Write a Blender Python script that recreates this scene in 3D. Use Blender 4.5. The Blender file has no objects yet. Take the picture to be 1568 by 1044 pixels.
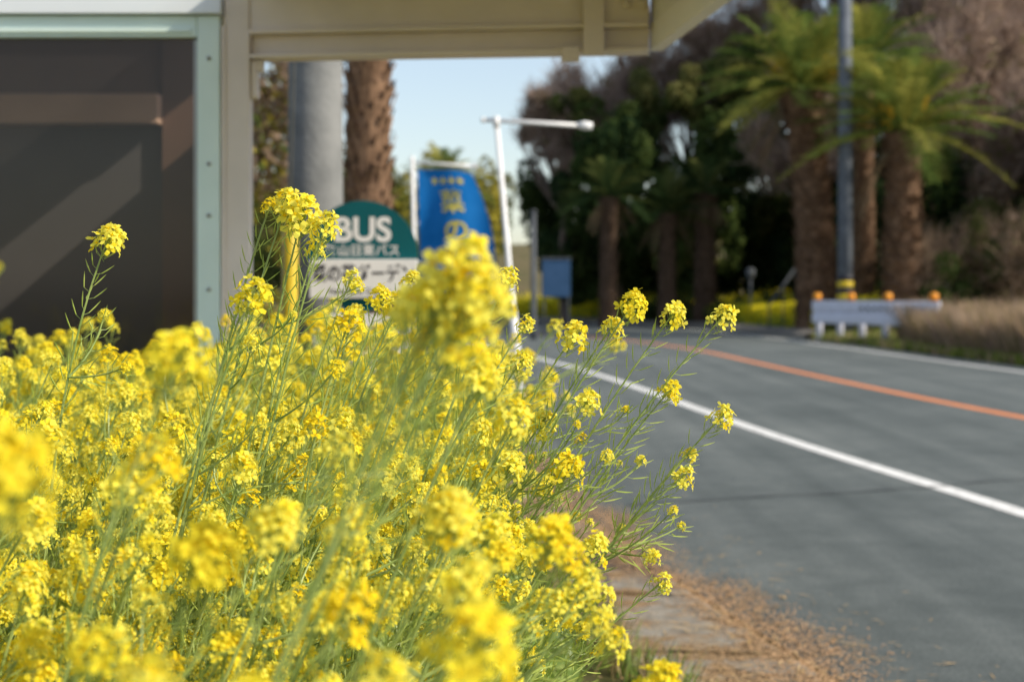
import bpy, math, random
import numpy as np
from mathutils import Vector, Matrix
R = np.random.default_rng(7)
random.seed(7)
sc = bpy.context.scene
COL = sc.collection

# ------------------------------------------------------------ materials
def mat_new(name):
    m = bpy.data.materials.new(name); m.use_nodes = True
    nt = m.node_tree; nt.nodes.clear()
    out = nt.nodes.new('ShaderNodeOutputMaterial')
    return m, nt, out
def ramp(nt, stops):
    r = nt.nodes.new('ShaderNodeValToRGB'); e = r.color_ramp.elements
    e[0].position, e[0].color = stops[0][0], (*stops[0][1], 1)
    e[1].position, e[1].color = stops[-1][0], (*stops[-1][1], 1)
    for p, c in stops[1:-1]:
        n = e.new(p); n.color = (*c, 1)
    return r
def noise(nt, scale, detail=4, rough=.55, coord='Object'):
    tc = nt.nodes.new('ShaderNodeTexCoord'); n = nt.nodes.new('ShaderNodeTexNoise')
    n.inputs['Scale'].default_value = scale; n.inputs['Detail'].default_value = detail
    n.inputs['Roughness'].default_value = rough
    nt.links.new(tc.outputs[coord], n.inputs['Vector']); return n
def mat_simple(name, c1, c2=None, scale=8, rough=.6, metal=0, bump=0, bscale=None, spec=.4):
    m, nt, out = mat_new(name)
    b = nt.nodes.new('ShaderNodeBsdfPrincipled')
    b.inputs['Roughness'].default_value = rough; b.inputs['Metallic'].default_value = metal
    b.inputs['Specular IOR Level'].default_value = spec
    c2 = c2 or tuple(v*.82 for v in c1)
    n = noise(nt, scale); r = ramp(nt, [(.35, c2), (.65, c1)])
    nt.links.new(n.outputs['Fac'], r.inputs['Fac']); nt.links.new(r.outputs['Color'], b.inputs['Base Color'])
    if bump:
        n2 = noise(nt, bscale or scale*4); bp = nt.nodes.new('ShaderNodeBump')
        bp.inputs['Strength'].default_value = bump; bp.inputs['Distance'].default_value = .02
        nt.links.new(n2.outputs['Fac'], bp.inputs['Height']); nt.links.new(bp.outputs['Normal'], b.inputs['Normal'])
    nt.links.new(b.outputs[0], out.inputs['Surface']); return m
def mat_leaf(name, c1, c2, scale=3, trans=.4, tcol=None, gloss=0):
    m, nt, out = mat_new(name)
    n = noise(nt, scale, 2); r = ramp(nt, [(.35, c1), (.65, c2)])
    nt.links.new(n.outputs['Fac'], r.inputs['Fac'])
    d = nt.nodes.new('ShaderNodeBsdfDiffuse'); t = nt.nodes.new('ShaderNodeBsdfTranslucent')
    nt.links.new(r.outputs['Color'], d.inputs['Color'])
    if tcol: t.inputs['Color'].default_value = (*tcol, 1)
    else: nt.links.new(r.outputs['Color'], t.inputs['Color'])
    mx = nt.nodes.new('ShaderNodeMixShader'); mx.inputs[0].default_value = trans
    nt.links.new(d.outputs[0], mx.inputs[1]); nt.links.new(t.outputs[0], mx.inputs[2])
    last = mx
    if gloss:
        g = nt.nodes.new('ShaderNodeBsdfGlossy'); g.inputs['Roughness'].default_value = .45
        m2 = nt.nodes.new('ShaderNodeMixShader'); m2.inputs[0].default_value = gloss
        nt.links.new(mx.outputs[0], m2.inputs[1]); nt.links.new(g.outputs[0], m2.inputs[2]); last = m2
    nt.links.new(last.outputs[0], out.inputs['Surface']); return m

# ------------------------------------------------------------ mesh helpers
def empty(name, loc=(0,0,0)):
    e = bpy.data.objects.new(name, None); e.location = loc; e.empty_display_size = .2
    COL.objects.link(e); return e
def link(ob, parent=None):
    COL.objects.link(ob)
    if parent:
        ob.parent = parent
        ob.matrix_parent_inverse = Matrix.Translation(-Vector(parent.location))
    return ob
def quads(name, Q, mats, mi=None):
    Q = np.asarray(Q, dtype=np.float32); n = len(Q)
    me = bpy.data.meshes.new(name)
    me.vertices.add(n*4); me.vertices.foreach_set('co', Q.reshape(-1))
    me.loops.add(n*4); me.loops.foreach_set('vertex_index', np.arange(n*4, dtype=np.int32))
    me.polygons.add(n); me.polygons.foreach_set('loop_start', np.arange(n, dtype=np.int32)*4)
    try: me.polygons.foreach_set('loop_total', np.full(n, 4, dtype=np.int32))
    except Exception: pass
    for m in mats: me.materials.append(m)
    if mi is not None: me.polygons.foreach_set('material_index', np.asarray(mi, dtype=np.int32))
    me.update(calc_edges=True)
    return me
def qobj(name, Q, mats, mi=None, parent=None):
    ob = bpy.data.objects.new(name, quads(name, Q, mats, mi)); return link(ob, parent)
def pyobj(name, V, F, mats, parent=None, smooth=False, mi=None):
    me = bpy.data.meshes.new(name); me.from_pydata([tuple(map(float, v)) for v in V], [], [tuple(map(int, f)) for f in F])
    for m in (mats if isinstance(mats, list) else [mats]): me.materials.append(m)
    if smooth: me.polygons.foreach_set('use_smooth', [True]*len(me.polygons))
    if mi is not None: me.polygons.foreach_set('material_index', mi)
    me.update(); ob = bpy.data.objects.new(name, me); return link(ob, parent)
def box(name, x0, x1, y0, y1, z0, z1, mat, parent=None, bev=.004):
    V = [(x, y, z) for x in (x0, x1) for y in (y0, y1) for z in (z0, z1)]
    F = [(0,1,3,2),(4,6,7,5),(0,4,5,1),(2,3,7,6),(0,2,6,4),(1,5,7,3)]
    ob = pyobj(name, V, F, mat, parent)
    if bev:
        b = ob.modifiers.new('b', 'BEVEL'); b.width = bev; b.segments = 2
    return ob
def bar(name, a, b, w, h, mat, parent=None, bev=.003):
    a, b = Vector(a), Vector(b); d = (b-a).normalized()
    s = d.cross(Vector((0,0,1)));  s = s.normalized() if s.length > 1e-4 else Vector((1,0,0)); u = s.cross(d)
    V = []
    for p in (a, b):
        for i, j in ((-1,-1),(1,-1),(1,1),(-1,1)): V.append(p + s*(w/2*i) + u*(h/2*j))
    F = [(0,3,2,1),(4,5,6,7),(0,1,5,4),(1,2,6,5),(2,3,7,6),(3,0,4,7)]
    ob = pyobj(name, V, F, mat, parent)
    if bev: m = ob.modifiers.new('b', 'BEVEL'); m.width = bev; m.segments = 2
    return ob
def tube(name, pts, rad, mat, parent=None, n=16, cap=True):
    pts = [Vector(p) for p in pts]; rad = rad if hasattr(rad, '__len__') else [rad]*len(pts)
    V, F = [], []
    for i, p in enumerate(pts):
        d = (pts[min(i+1, len(pts)-1)] - pts[max(i-1, 0)]).normalized()
        s = d.cross(Vector((0,1,0)));  s = s.normalized() if s.length > .05 else d.cross(Vector((1,0,0))).normalized()
        u = s.cross(d)
        for k in range(n):
            a = 2*math.pi*k/n; V.append(p + (s*math.cos(a) + u*math.sin(a))*rad[i])
        if i:
            for k in range(n):
                F.append(((i-1)*n+k, (i-1)*n+(k+1) % n, i*n+(k+1) % n, i*n+k))
    if cap: F.append(tuple(range(n))[::-1]); F.append(tuple(range(len(V)-n, len(V))))
    return pyobj(name, V, F, mat, parent, smooth=True)
def unit(v): return v/np.maximum(np.linalg.norm(v, axis=-1, keepdims=True), 1e-9)
def tubeq(P, rad, sides=4):
    P = np.asarray(P, float); n = len(P); rad = np.broadcast_to(np.asarray(rad, float), (n,))
    T = unit(np.gradient(P, axis=0)); ref = np.array([0.13, 1, .07]); S = unit(np.cross(T, ref)); U = np.cross(S, T)
    a = np.arange(sides)*2*math.pi/sides
    ring = P[:, None] + rad[:, None, None]*(np.cos(a)[None, :, None]*S[:, None] + np.sin(a)[None, :, None]*U[:, None])
    r2 = np.roll(ring, -1, axis=1)
    return np.stack([ring[:-1], r2[:-1], r2[1:], ring[1:]], axis=2).reshape(-1, 4, 3)
def frame_z(d):
    d = d/np.linalg.norm(d); ref = np.array([0, 1., 0]) if abs(d[1]) < .9 else np.array([1., 0, 0])
    x = np.cross(ref, d); x /= np.linalg.norm(x); y = np.cross(d, x); return np.stack([x, y, d], axis=1)

# ------------------------------------------------------------ road geometry (world metres)
def smooth_interp(pts):
    p = np.array(sorted(pts, key=lambda t: t[0]), float)
    Yd = np.arange(p[0,0], p[-1,0]+.01, .5); Xd = np.interp(Yd, p[:,0], p[:,1])
    k = np.ones(11)/11; Xp = np.pad(Xd, 5, mode='reflect', reflect_type='odd'); Xs = np.convolve(Xp, k, 'valid')
    return lambda y: np.interp(y, Yd, Xs)
f_asph = smooth_interp([(-40,6.5),(-5,2.9),(0,2.1),(4,1.5),(5.65,1.22),(7.45,.83),(8.8,.57),(12,.2),(16,-.1),(22,-.5),(30,-1.4),(40,-3.3),(50,-6),(60,-10),(70,-16),(90,-32),(140,-80)])
f_white = smooth_interp([(-40,8),(-5,4.8),(0,4.3),(5,3.78),(10,3.29),(14.9,2.62),(19.2,2.25),(24,1.83),(29.2,1.27),(40,-.3),(50,-2.6),(60,-6),(70,-11.5),(90,-27),(140,-75)])
f_orange = smooth_interp([(-40,12),(-5,8.2),(0,7.6),(10,6.6),(17.65,5.78),(21.6,5.45),(29.2,5.07),(38.6,4.7),(45,3.9),(52,2.2),(60,-1),(70,-6.5),(90,-22),(140,-70)])
f_far = smooth_interp([(-40,17),(0,12.2),(10,11.2),(20,10.4),(30,9.8),(40,9.45),(48,9.1),(56,8.5),(61,8.0),(66,6.9),(72,4.6),(80,0),(95,-12),(140,-60)])
YS = np.concatenate([np.arange(-38, 100, .5), np.arange(100, 138, 2)])
def ribbon(name, fa, fb, z, mat, ys=YS, parent=None):
    V, F = [], []
    for y in ys: V += [(fa(y), y, z), (fb(y), y, z)]
    for i in range(len(ys)-1): F.append((2*i, 2*i+1, 2*i+3, 2*i+2))
    return pyobj(name, V, F, mat, parent)
FEP = np.array([(f_far(y), y) for y in np.arange(-38, 138, 1.)])
def dist_far(x, y):
    P = np.stack([x, y], 1); return np.min(np.linalg.norm(P[:, None]-FEP[None], axis=2), axis=1)
def gh(x, y):
    x = np.atleast_1d(np.asarray(x, float)); y = np.atleast_1d(np.asarray(y, float))
    out = np.zeros(x.shape); m = (x > f_far(y)) & (y > -38)
    if m.any():
        D = dist_far(x[m], y[m]); near = np.clip((49-y[m])/3, 0, 1)
        t = np.clip((D-.9-2.2*near)/6, 0, 1); h = .85*t*t*(3-2*t) + .14*np.clip(D-8, 0, 45)
        out[m] = h
    return out
def G(x, y): return float(gh(x, y)[0])

# ground
m_ground, nt, out = mat_new('ground_soil_grass')
b = nt.nodes.new('ShaderNodeBsdfPrincipled'); b.inputs['Roughness'].default_value = .95; b.inputs['Specular IOR Level'].default_value = .1
n1 = noise(nt, .9, 7, .65); n2 = noise(nt, 30, 4)
r1 = ramp(nt, [(.35, (.07,.085,.025)), (.52, (.15,.125,.06)), (.7, (.24,.17,.10))])
nt.links.new(n1.outputs['Fac'], r1.inputs['Fac']); nt.links.new(r1.outputs['Color'], b.inputs['Base Color'])
bp = nt.nodes.new('ShaderNodeBump'); bp.inputs['Strength'].default_value = .6; nt.links.new(n2.outputs['Fac'], bp.inputs['Height'])
nt.links.new(bp.outputs['Normal'], b.inputs['Normal']); nt.links.new(b.outputs[0], out.inputs['Surface'])
gx = np.concatenate([[-2500,-1000,-400,-200,-120], np.arange(-80, 80, 1.25), [90,120,200,400,1000,2500]])
gy = np.concatenate([[-2500,-800,-200,-80], np.arange(-40, 130, 1.25), [140,180,260,500,1200,3000]])
GX, GY = np.meshgrid(gx, gy); GZ = gh(GX.ravel(), GY.ravel())-.012
nx, ny = len(gx), len(gy)
V = np.stack([GX.ravel(), GY.ravel(), GZ], 1)
F = [(j*nx+i, j*nx+i+1, (j+1)*nx+i+1, (j+1)*nx+i) for j in range(ny-1) for i in range(nx-1)]
pyobj('ground', V, F, m_ground, smooth=True)

# asphalt
m_asph, nt, out = mat_new('asphalt_worn')
b = nt.nodes.new('ShaderNodeBsdfPrincipled'); b.inputs['Roughness'].default_value = .88; b.inputs['Specular IOR Level'].default_value = .2
big = noise(nt, .35, 5); fine = noise(nt, 60, 5, .85); mid = noise(nt, 3.5, 7, .7)
tc = nt.nodes.new('ShaderNodeTexCoord'); mp = nt.nodes.new('ShaderNodeMapping'); mp.inputs['Scale'].default_value = (2.2, .05, 1); mp.inputs['Rotation'].default_value = (0,0,math.radians(-5))
st = nt.nodes.new('ShaderNodeTexNoise'); st.inputs['Scale'].default_value = 1.3; st.inputs['Detail'].default_value = 3
nt.links.new(tc.outputs['Object'], mp.inputs[0]); nt.links.new(mp.outputs[0], st.inputs['Vector'])
def mth(op, a, b2, nt=nt):
    n = nt.nodes.new('ShaderNodeMath'); n.operation = op
    for i, v in enumerate((a, b2)):
        if isinstance(v, (int, float)): n.inputs[i].default_value = v
        else: nt.links.new(v, n.inputs[i])
    return n.outputs[0]
s = mth('ADD', mth('ADD', mth('MULTIPLY', big.outputs['Fac'], .20), mth('MULTIPLY', fine.outputs['Fac'], .46)), mth('ADD', mth('MULTIPLY', mid.outputs['Fac'], .16), mth('MULTIPLY', st.outputs['Fac'], .18)))
r1 = ramp(nt, [(.38, (.048,.060,.060)), (.5, (.112,.130,.128)), (.62, (.215,.235,.225))])
nt.links.new(s, r1.inputs['Fac']); nt.links.new(r1.outputs['Color'], b.inputs['Base Color'])
bp = nt.nodes.new('ShaderNodeBump'); bp.inputs['Strength'].default_value = .9; bp.inputs['Distance'].default_value = .006
nt.links.new(fine.outputs['Fac'], bp.inputs['Height']); nt.links.new(bp.outputs['Normal'], b.inputs['Normal'])
nt.links.new(b.outputs[0], out.inputs['Surface'])
ribbon('road', f_asph, f_far, 0, m_asph)

def mat_paint(name, col, worn, lo=.36, hi=.46, sc_=9):
    m, nt, out = mat_new(name); b = nt.nodes.new('ShaderNodeBsdfPrincipled'); b.inputs['Roughness'].default_value = .6
    n = noise(nt, sc_, 6, .75); r = ramp(nt, [(lo, worn), (hi, col)])
    nt.links.new(n.outputs['Fac'], r.inputs['Fac']); nt.links.new(r.outputs['Color'], b.inputs['Base Color'])
    nt.links.new(b.outputs[0], out.inputs['Surface']); return m
m_wline = mat_paint('white_road_paint', (.80,.80,.77), (.34,.34,.32)); m_oline = mat_paint('orange_road_paint', (.85,.28,.08), (.42,.2,.1))
ribbon('road_edge_line', lambda y: f_white(y)-.085, lambda y: f_white(y)+.085, .004, m_wline)
ribbon('road_centre_line', lambda y: f_orange(y)-.085, lambda y: f_orange(y)+.085, .004, m_oline)
ribbon('road_edge_line', lambda y: f_far(y)-.85, lambda y: f_far(y)-.7, .004, m_wline)
m_wire_shadow = mat_simple('wire_shadow_dark', (.03,.03,.03), (.045,.045,.045), 30, .6)  # shadow of an overhead wire, painted as a thin dark strip
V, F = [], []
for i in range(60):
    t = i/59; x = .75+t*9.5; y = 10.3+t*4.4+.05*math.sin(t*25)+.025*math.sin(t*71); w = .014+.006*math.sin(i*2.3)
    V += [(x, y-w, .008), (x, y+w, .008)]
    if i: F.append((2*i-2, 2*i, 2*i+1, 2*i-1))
pyobj('wire_shadow_strip', V, F, m_wire_shadow)

# gutter
m_gut, nt, out = mat_new('gutter_concrete')
b = nt.nodes.new('ShaderNodeBsdfPrincipled'); b.inputs['Roughness'].default_value = .95; b.inputs['Specular IOR Level'].default_value = .15
n1 = noise(nt, 2.2, 8, .72); n2 = noise(nt, 70, 3, .7); n3 = noise(nt, 14, 6, .7)
rc = ramp(nt, [(.3, (.20,.18,.15)), (.7, (.38,.35,.30))]); nt.links.new(n3.outputs['Fac'], rc.inputs['Fac'])
rs = ramp(nt, [(.38, (.13,.085,.045)), (.62, (.40,.27,.15))]); nt.links.new(n2.outputs['Fac'], rs.inputs['Fac'])
mx = nt.nodes.new('ShaderNodeMix'); mx.data_type = 'RGBA'
rf = ramp(nt, [(.45, (0,0,0)), (.53, (1,1,1))]); nt.links.new(n1.outputs['Fac'], rf.inputs['Fac'])
nt.links.new(rf.outputs['Color'], mx.inputs[0]); nt.links.new(rc.outputs['Color'], mx.inputs[6]); nt.links.new(rs.outputs['Color'], mx.inputs[7])
nt.links.new(mx.outputs[2], b.inputs['Base Color'])
bp = nt.nodes.new('ShaderNodeBump'); bp.inputs['Strength'].default_value = .9; bp.inputs['Distance'].default_value = .012
nt.links.new(n2.outputs['Fac'], bp.inputs['Height']); nt.links.new(bp.outputs['Normal'], b.inputs['Normal']); nt.links.new(b.outputs[0], out.inputs['Surface'])
gutter = empty('concrete_gutter')
y = -6.0
while y < 45:
    if not (7.2 < y < 7.9):
        ys = np.linspace(y+.012, y+.588, 3)
        V, F = [], []
        dz = random.uniform(-.006, .008)
        for yy in ys:
            xa, xb = f_asph(yy)-.72, f_asph(yy)-.05
            V += [(xa, yy, -.02), (xa, yy, .03+dz), (xb-.12, yy, .018+dz), (xb, yy, .006), (xb, yy, -.02)]
        for i in range(2):
            for j in range(4): F.append((i*5+j, i*5+j+1, i*5+j+6, i*5+j+5))
        F += [(0,4,3,2,1), (10,11,12,13,14)]
        pyobj('gutter_block', V, F, m_gut, gutter)
    y += .6
m_bolt = mat_simple('bolt_steel', (.35,.35,.33), None, 5, .4, .6)
m_rust = mat_simple('grate_steel', (.20,.17,.14), (.12,.09,.07), 14, .7, .3)
DG = empty('drain_grate', (.5, 7.8, 0)); gx0 = f_asph(7.8)-.60
for k_ in range(15): box('grate_bar', gx0, gx0+.52, 7.26+k_*.076, 7.285+k_*.076, .0, .026, m_rust, DG, 0)
for dx in (0, .26, .52): box('grate_rib', gx0+dx-.012, gx0+dx+.012, 7.24, 8.35, -.005, .030, m_rust, DG, 0)
m_sand = mat_simple('grit', (.58,.38,.22), (.30,.18,.09), 40, .95, spec=.1)
m_straw = mat_leaf('straw', (.42,.28,.13), (.6,.45,.25), 5, .2)
n = 60000; yy = R.uniform(3.5, 18, n); u = R.normal(0, .12, n)+.08*(R.random(n) < .5); xx = f_asph(yy)+u-.04+.07*np.sin(yy*2.1)+.05*np.sin(yy*5.3)
zz = np.where(xx < f_asph(yy)-.05, .03, .004)
sz = R.uniform(.002, .0075, n); a = R.uniform(0, 6.28, n)
c = np.stack([xx, yy, zz+sz*.4], 1); uu = np.stack([np.cos(a), np.sin(a), R.uniform(-.3,.3,n)], 1)*sz[:,None]; vv = np.stack([-np.sin(a), np.cos(a), R.uniform(-.3,.3,n)], 1)*sz[:,None]
Q1 = np.stack([c+uu, c+vv, c-uu, c-vv], 1)
n = 2600; yy = R.uniform(4, 14, n); xx = f_asph(yy)+R.normal(-.2, .38, n); a = R.uniform(0, 6.28, n); L = R.uniform(.01, .05, n)
c = np.stack([xx, yy, np.where(xx < f_asph(yy)-.05, .040, .008)], 1); uu = np.stack([np.cos(a), np.sin(a), R.uniform(-.1,.1,n)], 1)*L[:,None]; vv = np.stack([-np.sin(a), np.cos(a), np.zeros(n)], 1)*R.uniform(.0012,.006,n)[:,None]
Q2 = np.stack([c+uu, c+vv, c-uu, c-vv], 1)
qobj('roadside_grit', np.concatenate([Q1, Q2]), [m_sand, m_straw], [0]*len(Q1)+[1]*len(Q2))

m_kerb = mat_simple('kerb_stone', (.22,.20,.17), (.12,.11,.095), 3, .9, bump=.4)
V, F = [], []
ys = np.arange(48.5, 120, 1.)
for y in ys:
    x = f_far(y); V += [(x+.01, y, 0), (x+.03, y, .15), (x+.16, y, .16), (x+.5, y, .26), (x+.62, y, .26), (x+.9, y, -.05)]
for i in range(len(ys)-1):
    for j in range(5): F.append((i*6+j, i*6+j+1, (i+1)*6+j+1, (i+1)*6+j))
pyobj('kerb', V, F, m_kerb)

# ------------------------------------------------------------ bus shelter
m_mint = mat_simple('mint_painted_aluminium', (.74,.88,.82), (.68,.82,.76), 3, .35)
m_beige = mat_simple('beige_painted_steel', (.80,.71,.64), (.70,.62,.55), 2.2, .45, bump=.05)
m_roof = mat_simple('roof_panel', (.82,.79,.74), (.74,.71,.66), 2, .5)
m_int = mat_simple('interior_brown', (.24,.16,.12), (.20,.135,.10), 2, .6)
m_int2 = mat_simple('interior_grey', (.15,.155,.16), (.125,.13,.135), 1.5, .6)
m_int3 = mat_simple('interior_bench_wood', (.80,.60,.46), (.7,.52,.4), 3, .6)
m_glass, nt, out = mat_new('smoked_glass')
t = nt.nodes.new('ShaderNodeBsdfTransparent'); t.inputs[0].default_value = (.80,.76,.73,1)
g = nt.nodes.new('ShaderNodeBsdfGlossy'); g.inputs['Roughness'].default_value = .08; g.inputs[0].default_value = (.9,.9,.9,1)
d = nt.nodes.new('ShaderNodeBsdfDiffuse'); d.inputs[0].default_value = (.12,.105,.10,1)
fr = nt.nodes.new('ShaderNodeFresnel'); fr.inputs[0].default_value = 1.35
m1 = nt.nodes.new('ShaderNodeMixShader'); m1.inputs[0].default_value = .12
m2 = nt.nodes.new('ShaderNodeMixShader')
nt.links.new(t.outputs[0], m1.inputs[1]); nt.links.new(d.outputs[0], m1.inputs[2]); nt.links.new(fr.outputs[0], m2.inputs[0])
nt.links.new(m1.outputs[0], m2.inputs[1]); nt.links.new(g.outputs[0], m2.inputs[2]); nt.links.new(m2.outputs[0], out.inputs['Surface'])
SH = empty('bus_shelter', (-1.3, 7, 0))
box('corner_frame', -1.405, -1.305, 6.98, 7.06, 0, 2.64, m_mint, SH)
box('corner_frame_lip', -1.425, -1.407, 7.0, 7.05, .3, 2.535, m_bolt, SH, .002)
box('window_head', -4.0, -1.408, 6.985, 7.055, 2.545, 2.64, m_mint, SH)
box('window_head_lip', -4.0, -1.43, 6.972, 6.99, 2.565, 2.585, m_mint, SH, .002)
box('fascia', -4.05, -1.295, 6.95, 7.07, 2.645, 2.95, mat_simple('fascia_white', (.82,.87,.90), (.78,.82,.85), 2, .35), SH)
box('window_sill', -4.0, -1.408, 6.985, 7.055, .3, .38, m_mint, SH)
box('lower_wall', -4.0, -1.408, 7.0, 7.05, 0, .298, m_beige, SH)
box('window_mullion', -2.95, -2.89, 6.99, 7.05, .382, 2.543, m_mint, SH)
box('window_glass', -4.0, -1.41, 7.02, 7.028, .36, 2.56, m_glass, SH, 0)
for z in (2.45, 1.98, 1.75, 1.42, 1.0):
    tube('bolt', [(-1.352, 6.981, z), (-1.352, 6.972, z)], .009, m_bolt, SH, 10)
box('corner_post', -1.288, -1.175, 7.0, 7.10, 0, 2.80, m_beige, SH, .006)
box('post_groove', -1.300, -1.282, 6.988, 6.998, 0, 2.6, m_beige, SH, .003)
box('post_bracket', -1.172, -1.145, 7.02, 7.10, 2.28, 2.44, m_beige, SH, .004)
box('post_gusset', -1.172, -1.12, 7.03, 7.09, 2.40, 2.45, m_beige, SH, .004)
box('back_wall', -4.0, -1.95, 8.75, 8.8, 0, 2.335, m_int2, SH, 0)
box('back_beam', -4.0, -1.95, 8.60, 8.8, 2.34, 2.50, m_int3, SH, 0)
box('back_top', -4.0, -1.95, 8.75, 8.8, 2.505, 2.86, m_int, SH, 0)
box('back_post', -1.945, -1.56, 8.7, 8.8, 0, 2.86, m_int, SH, 0)
bar('side_wall', (-1.27, 7.14, 1.2), (-1.56, 8.68, 1.2), .02, 2.4, m_int, SH, 0)
box('floor_slab', -4.0, -1.6, 7.07, 8.7, 0.0, .06, m_roof, SH, 0)
box('bench', -3.8, -1.7, 8.2, 8.6, .42, .47, m_int3, SH)
box('bench_leg', -3.5, -3.4, 8.25, 8.55, .06, .418, m_int2, SH); box('bench_leg', -2.0, -1.9, 8.25, 8.55, .06, .418, m_int2, SH)
def yb(x): return 7.06 - (x+1.17)*.11
A = (-1.17, yb(-1.17)); B = (.60, yb(.60)); C = (.80, 5.45)
def beamI(a, b, tag):
    a3 = lambda z: (a[0], a[1], z); b3 = lambda z: (b[0], b[1], z)
    bar(tag+'_bottom_flange', a3(2.462), b3(2.462), .13, .016, m_beige, SH, .002)
    bar(tag+'_web', a3(2.515), b3(2.515), .03, .088, m_beige, SH, 0)
    bar(tag+'_mid_flange', a3(2.57), b3(2.57), .15, .018, m_beige, SH, .002)
    bar(tag+'_gutter_box', a3(2.68), b3(2.68), .10, .20, m_beige, SH, .004)
beamI(A, B, 'far_beam')
bar('edge_beam', (B[0]+.035, B[1]+.04, 2.53), (C[0], C[1], 2.53), .06, .12, m_roof, SH)
bar('edge_beam_cap', (B[0]+.035, B[1]+.04, 2.68), (C[0], C[1], 2.68), .05, .17, m_roof, SH)
bar('near_beam', (-1.2, 5.45, 2.70), (C[0]-.06, C[1], 2.70), .08, .14, m_beige, SH)
box('splice_plate', .31, .40, yb(.36)-.09, yb(.36)-.078, 2.44, 2.78, m_beige, SH, .002)
box('splice_foot', .215, .295, yb(.3)-.085, yb(.3)-.073, 2.41, 2.475, m_beige, SH, .002)
for x in (.52, .59): 
    tube('bolt', [(x-.02, yb(x)-.05, 2.66), (x-.02, yb(x)-.066, 2.66)], .018, m_beige, SH, 12)
V = [(-1.2,7.12,2.80),(.72,6.95,2.80),(.86,5.38,2.80),(-1.2,5.38,2.80)]
V += [(a,b_,2.84) for a,b_,c_ in V]
pyobj('canopy_roof', V, [(0,1,2,3),(7,6,5,4),(0,4,5,1),(1,5,6,2),(2,6,7,3),(3,7,4,0)], m_roof, SH)
box('main_roof', -4.2, -1.21, 6.9, 8.95, 2.955, 3.0, m_roof, SH)

# ------------------------------------------------------------ concrete utility pole (left)
m_conc = mat_simple('pole_concrete', (.25,.255,.25), (.165,.172,.17), 3.5, .9, bump=.35, bscale=30, spec=.15)
UP = empty('utility_pole', (-1.38, 11, 0))
tube('shaft', [(-1.38,11,0), (-1.38,11,2), (-1.385,11,5), (-1.39,11,11)], [.205,.193,.18,.14], m_conc, UP, 28)
tube('steel_band', [(-1.38,11,4.2), (-1.38,11,4.26)], .193, m_bolt, UP, 28)
box('crossarm', -2.2, -.56, 10.95, 11.03, 10.2, 10.3, m_bolt, UP)
for x in (-2.1,-1.75,-1.0,-.66): tube('insulator', [(x,10.99,10.3),(x,10.99,10.36),(x,10.99,10.42)], [.03,.055,.03], m_roof, UP, 10)
m_yel = mat_simple('yellow_plastic', (.68,.50,.03), (.58,.43,.02), 4, .4)
m_wht = mat_simple('white_painted_steel', (.84,.84,.84), (.76,.77,.78), 4, .35)
GW = empty('guy_wire_guard', (-1.38, 9.8, 0))
tube('guard', [(-1.40,9.75,0),(-1.39,9.76,1.1),(-1.385,9.8,1.95),(-1.385,9.81,2.0)], [.05,.05,.05,.03], m_yel, GW, 14)
tube('wire', [(-1.385,9.81,1.99),(-1.385,10.85,8.2)], .006, m_bolt, GW, 6)

# ------------------------------------------------------------ text helper
def text_mesh(body, size, bold=0):
    cu = bpy.data.curves.new('t', 'FONT'); cu.body = body; cu.size = size; cu.align_x = 'CENTER'; cu.align_y = 'CENTER'; cu.offset = bold
    ob = bpy.data.objects.new('t', cu); COL.objects.link(ob); dg = bpy.context.evaluated_depsgraph_get(); dg.update()
    me = bpy.data.meshes.new_from_object(ob.evaluated_get(dg)); bpy.data.objects.remove(ob); return me
def put_text(name, body, size, x, y, z, mat, parent, bold=0, fn=None, sx=1, ang=0):
    me = text_mesh(body, size, bold); me.materials.clear(); me.materials.append(mat)
    ca, sa = math.cos(ang), math.sin(ang)
    for v in me.vertices:
        a, b_ = v.co.x*sx, v.co.y
        v.co = fn(x+a, z+b_) if fn else Vector((x+a*ca, y+a*sa, z+b_))
    ob = bpy.data.objects.new(name, me); return link(ob, parent)

# ------------------------------------------------------------ bus stop sign
m_teal = mat_simple('teal_sign', (.002,.10,.115), (.002,.088,.10), 3, .6, spec=.2)
m_black = mat_simple('black_ink', (.02,.02,.03), None, 3, .5)
m_swht = mat_simple('white_sign', (.78,.78,.76), (.72,.72,.70), 4, .45)
X0 = -.06
BS = empty('bus_stop_sign', (-.89, 9.3, 0))
def disc(name, x, y, z, r, th, mat, parent, n=64):
    V = [(x+r*math.cos(2*math.pi*i/n), y, z+r*math.sin(2*math.pi*i/n)) for i in range(n)]
    V += [(a, y+th, c) for a, b_, c in V]
    F = [tuple(range(n)), tuple(range(2*n-1, n-1, -1))] + [(i, n+i, n+(i+1) % n, (i+1) % n) for i in range(n)]
    return pyobj(name, V, F, mat, parent)
disc('disc', -.83+X0, 9.3, 1.625, .325, .03, m_teal, BS)
disc('disc_rim', -.83+X0, 9.305, 1.625, .330, .02, m_teal, BS)
box('name_panel', -1.14+X0, -.50+X0, 9.27, 9.297, 1.375, 1.605, m_swht, BS)
box('route_panel', -1.12+X0, -.54+X0, 9.28, 9.305, .62, 1.28, m_swht, BS)
tube('pole', [(-.83+X0,9.36,.1),(-.83+X0,9.36,1.93)], .03, m_wht, BS, 14)
tube('base', [(-.83+X0,9.36,0),(-.83+X0,9.36,.08),(-.83+X0,9.36,.13)], [.24,.22,.06], m_conc, BS, 24)
put_text('lettering_bus', 'BUS', .20, -.83+X0, 9.297, 1.775, m_swht, BS, .006, sx=1.0)
put_text('lettering_company', '館山日東バス', .075, -.83+X0, 9.297, 1.655, m_swht, BS, .001)
put_text('lettering_stop_name', '菜の花ガーデン', .112, -.82+X0, 9.267, 1.515, m_black, BS, .002, sx=.78)
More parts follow.
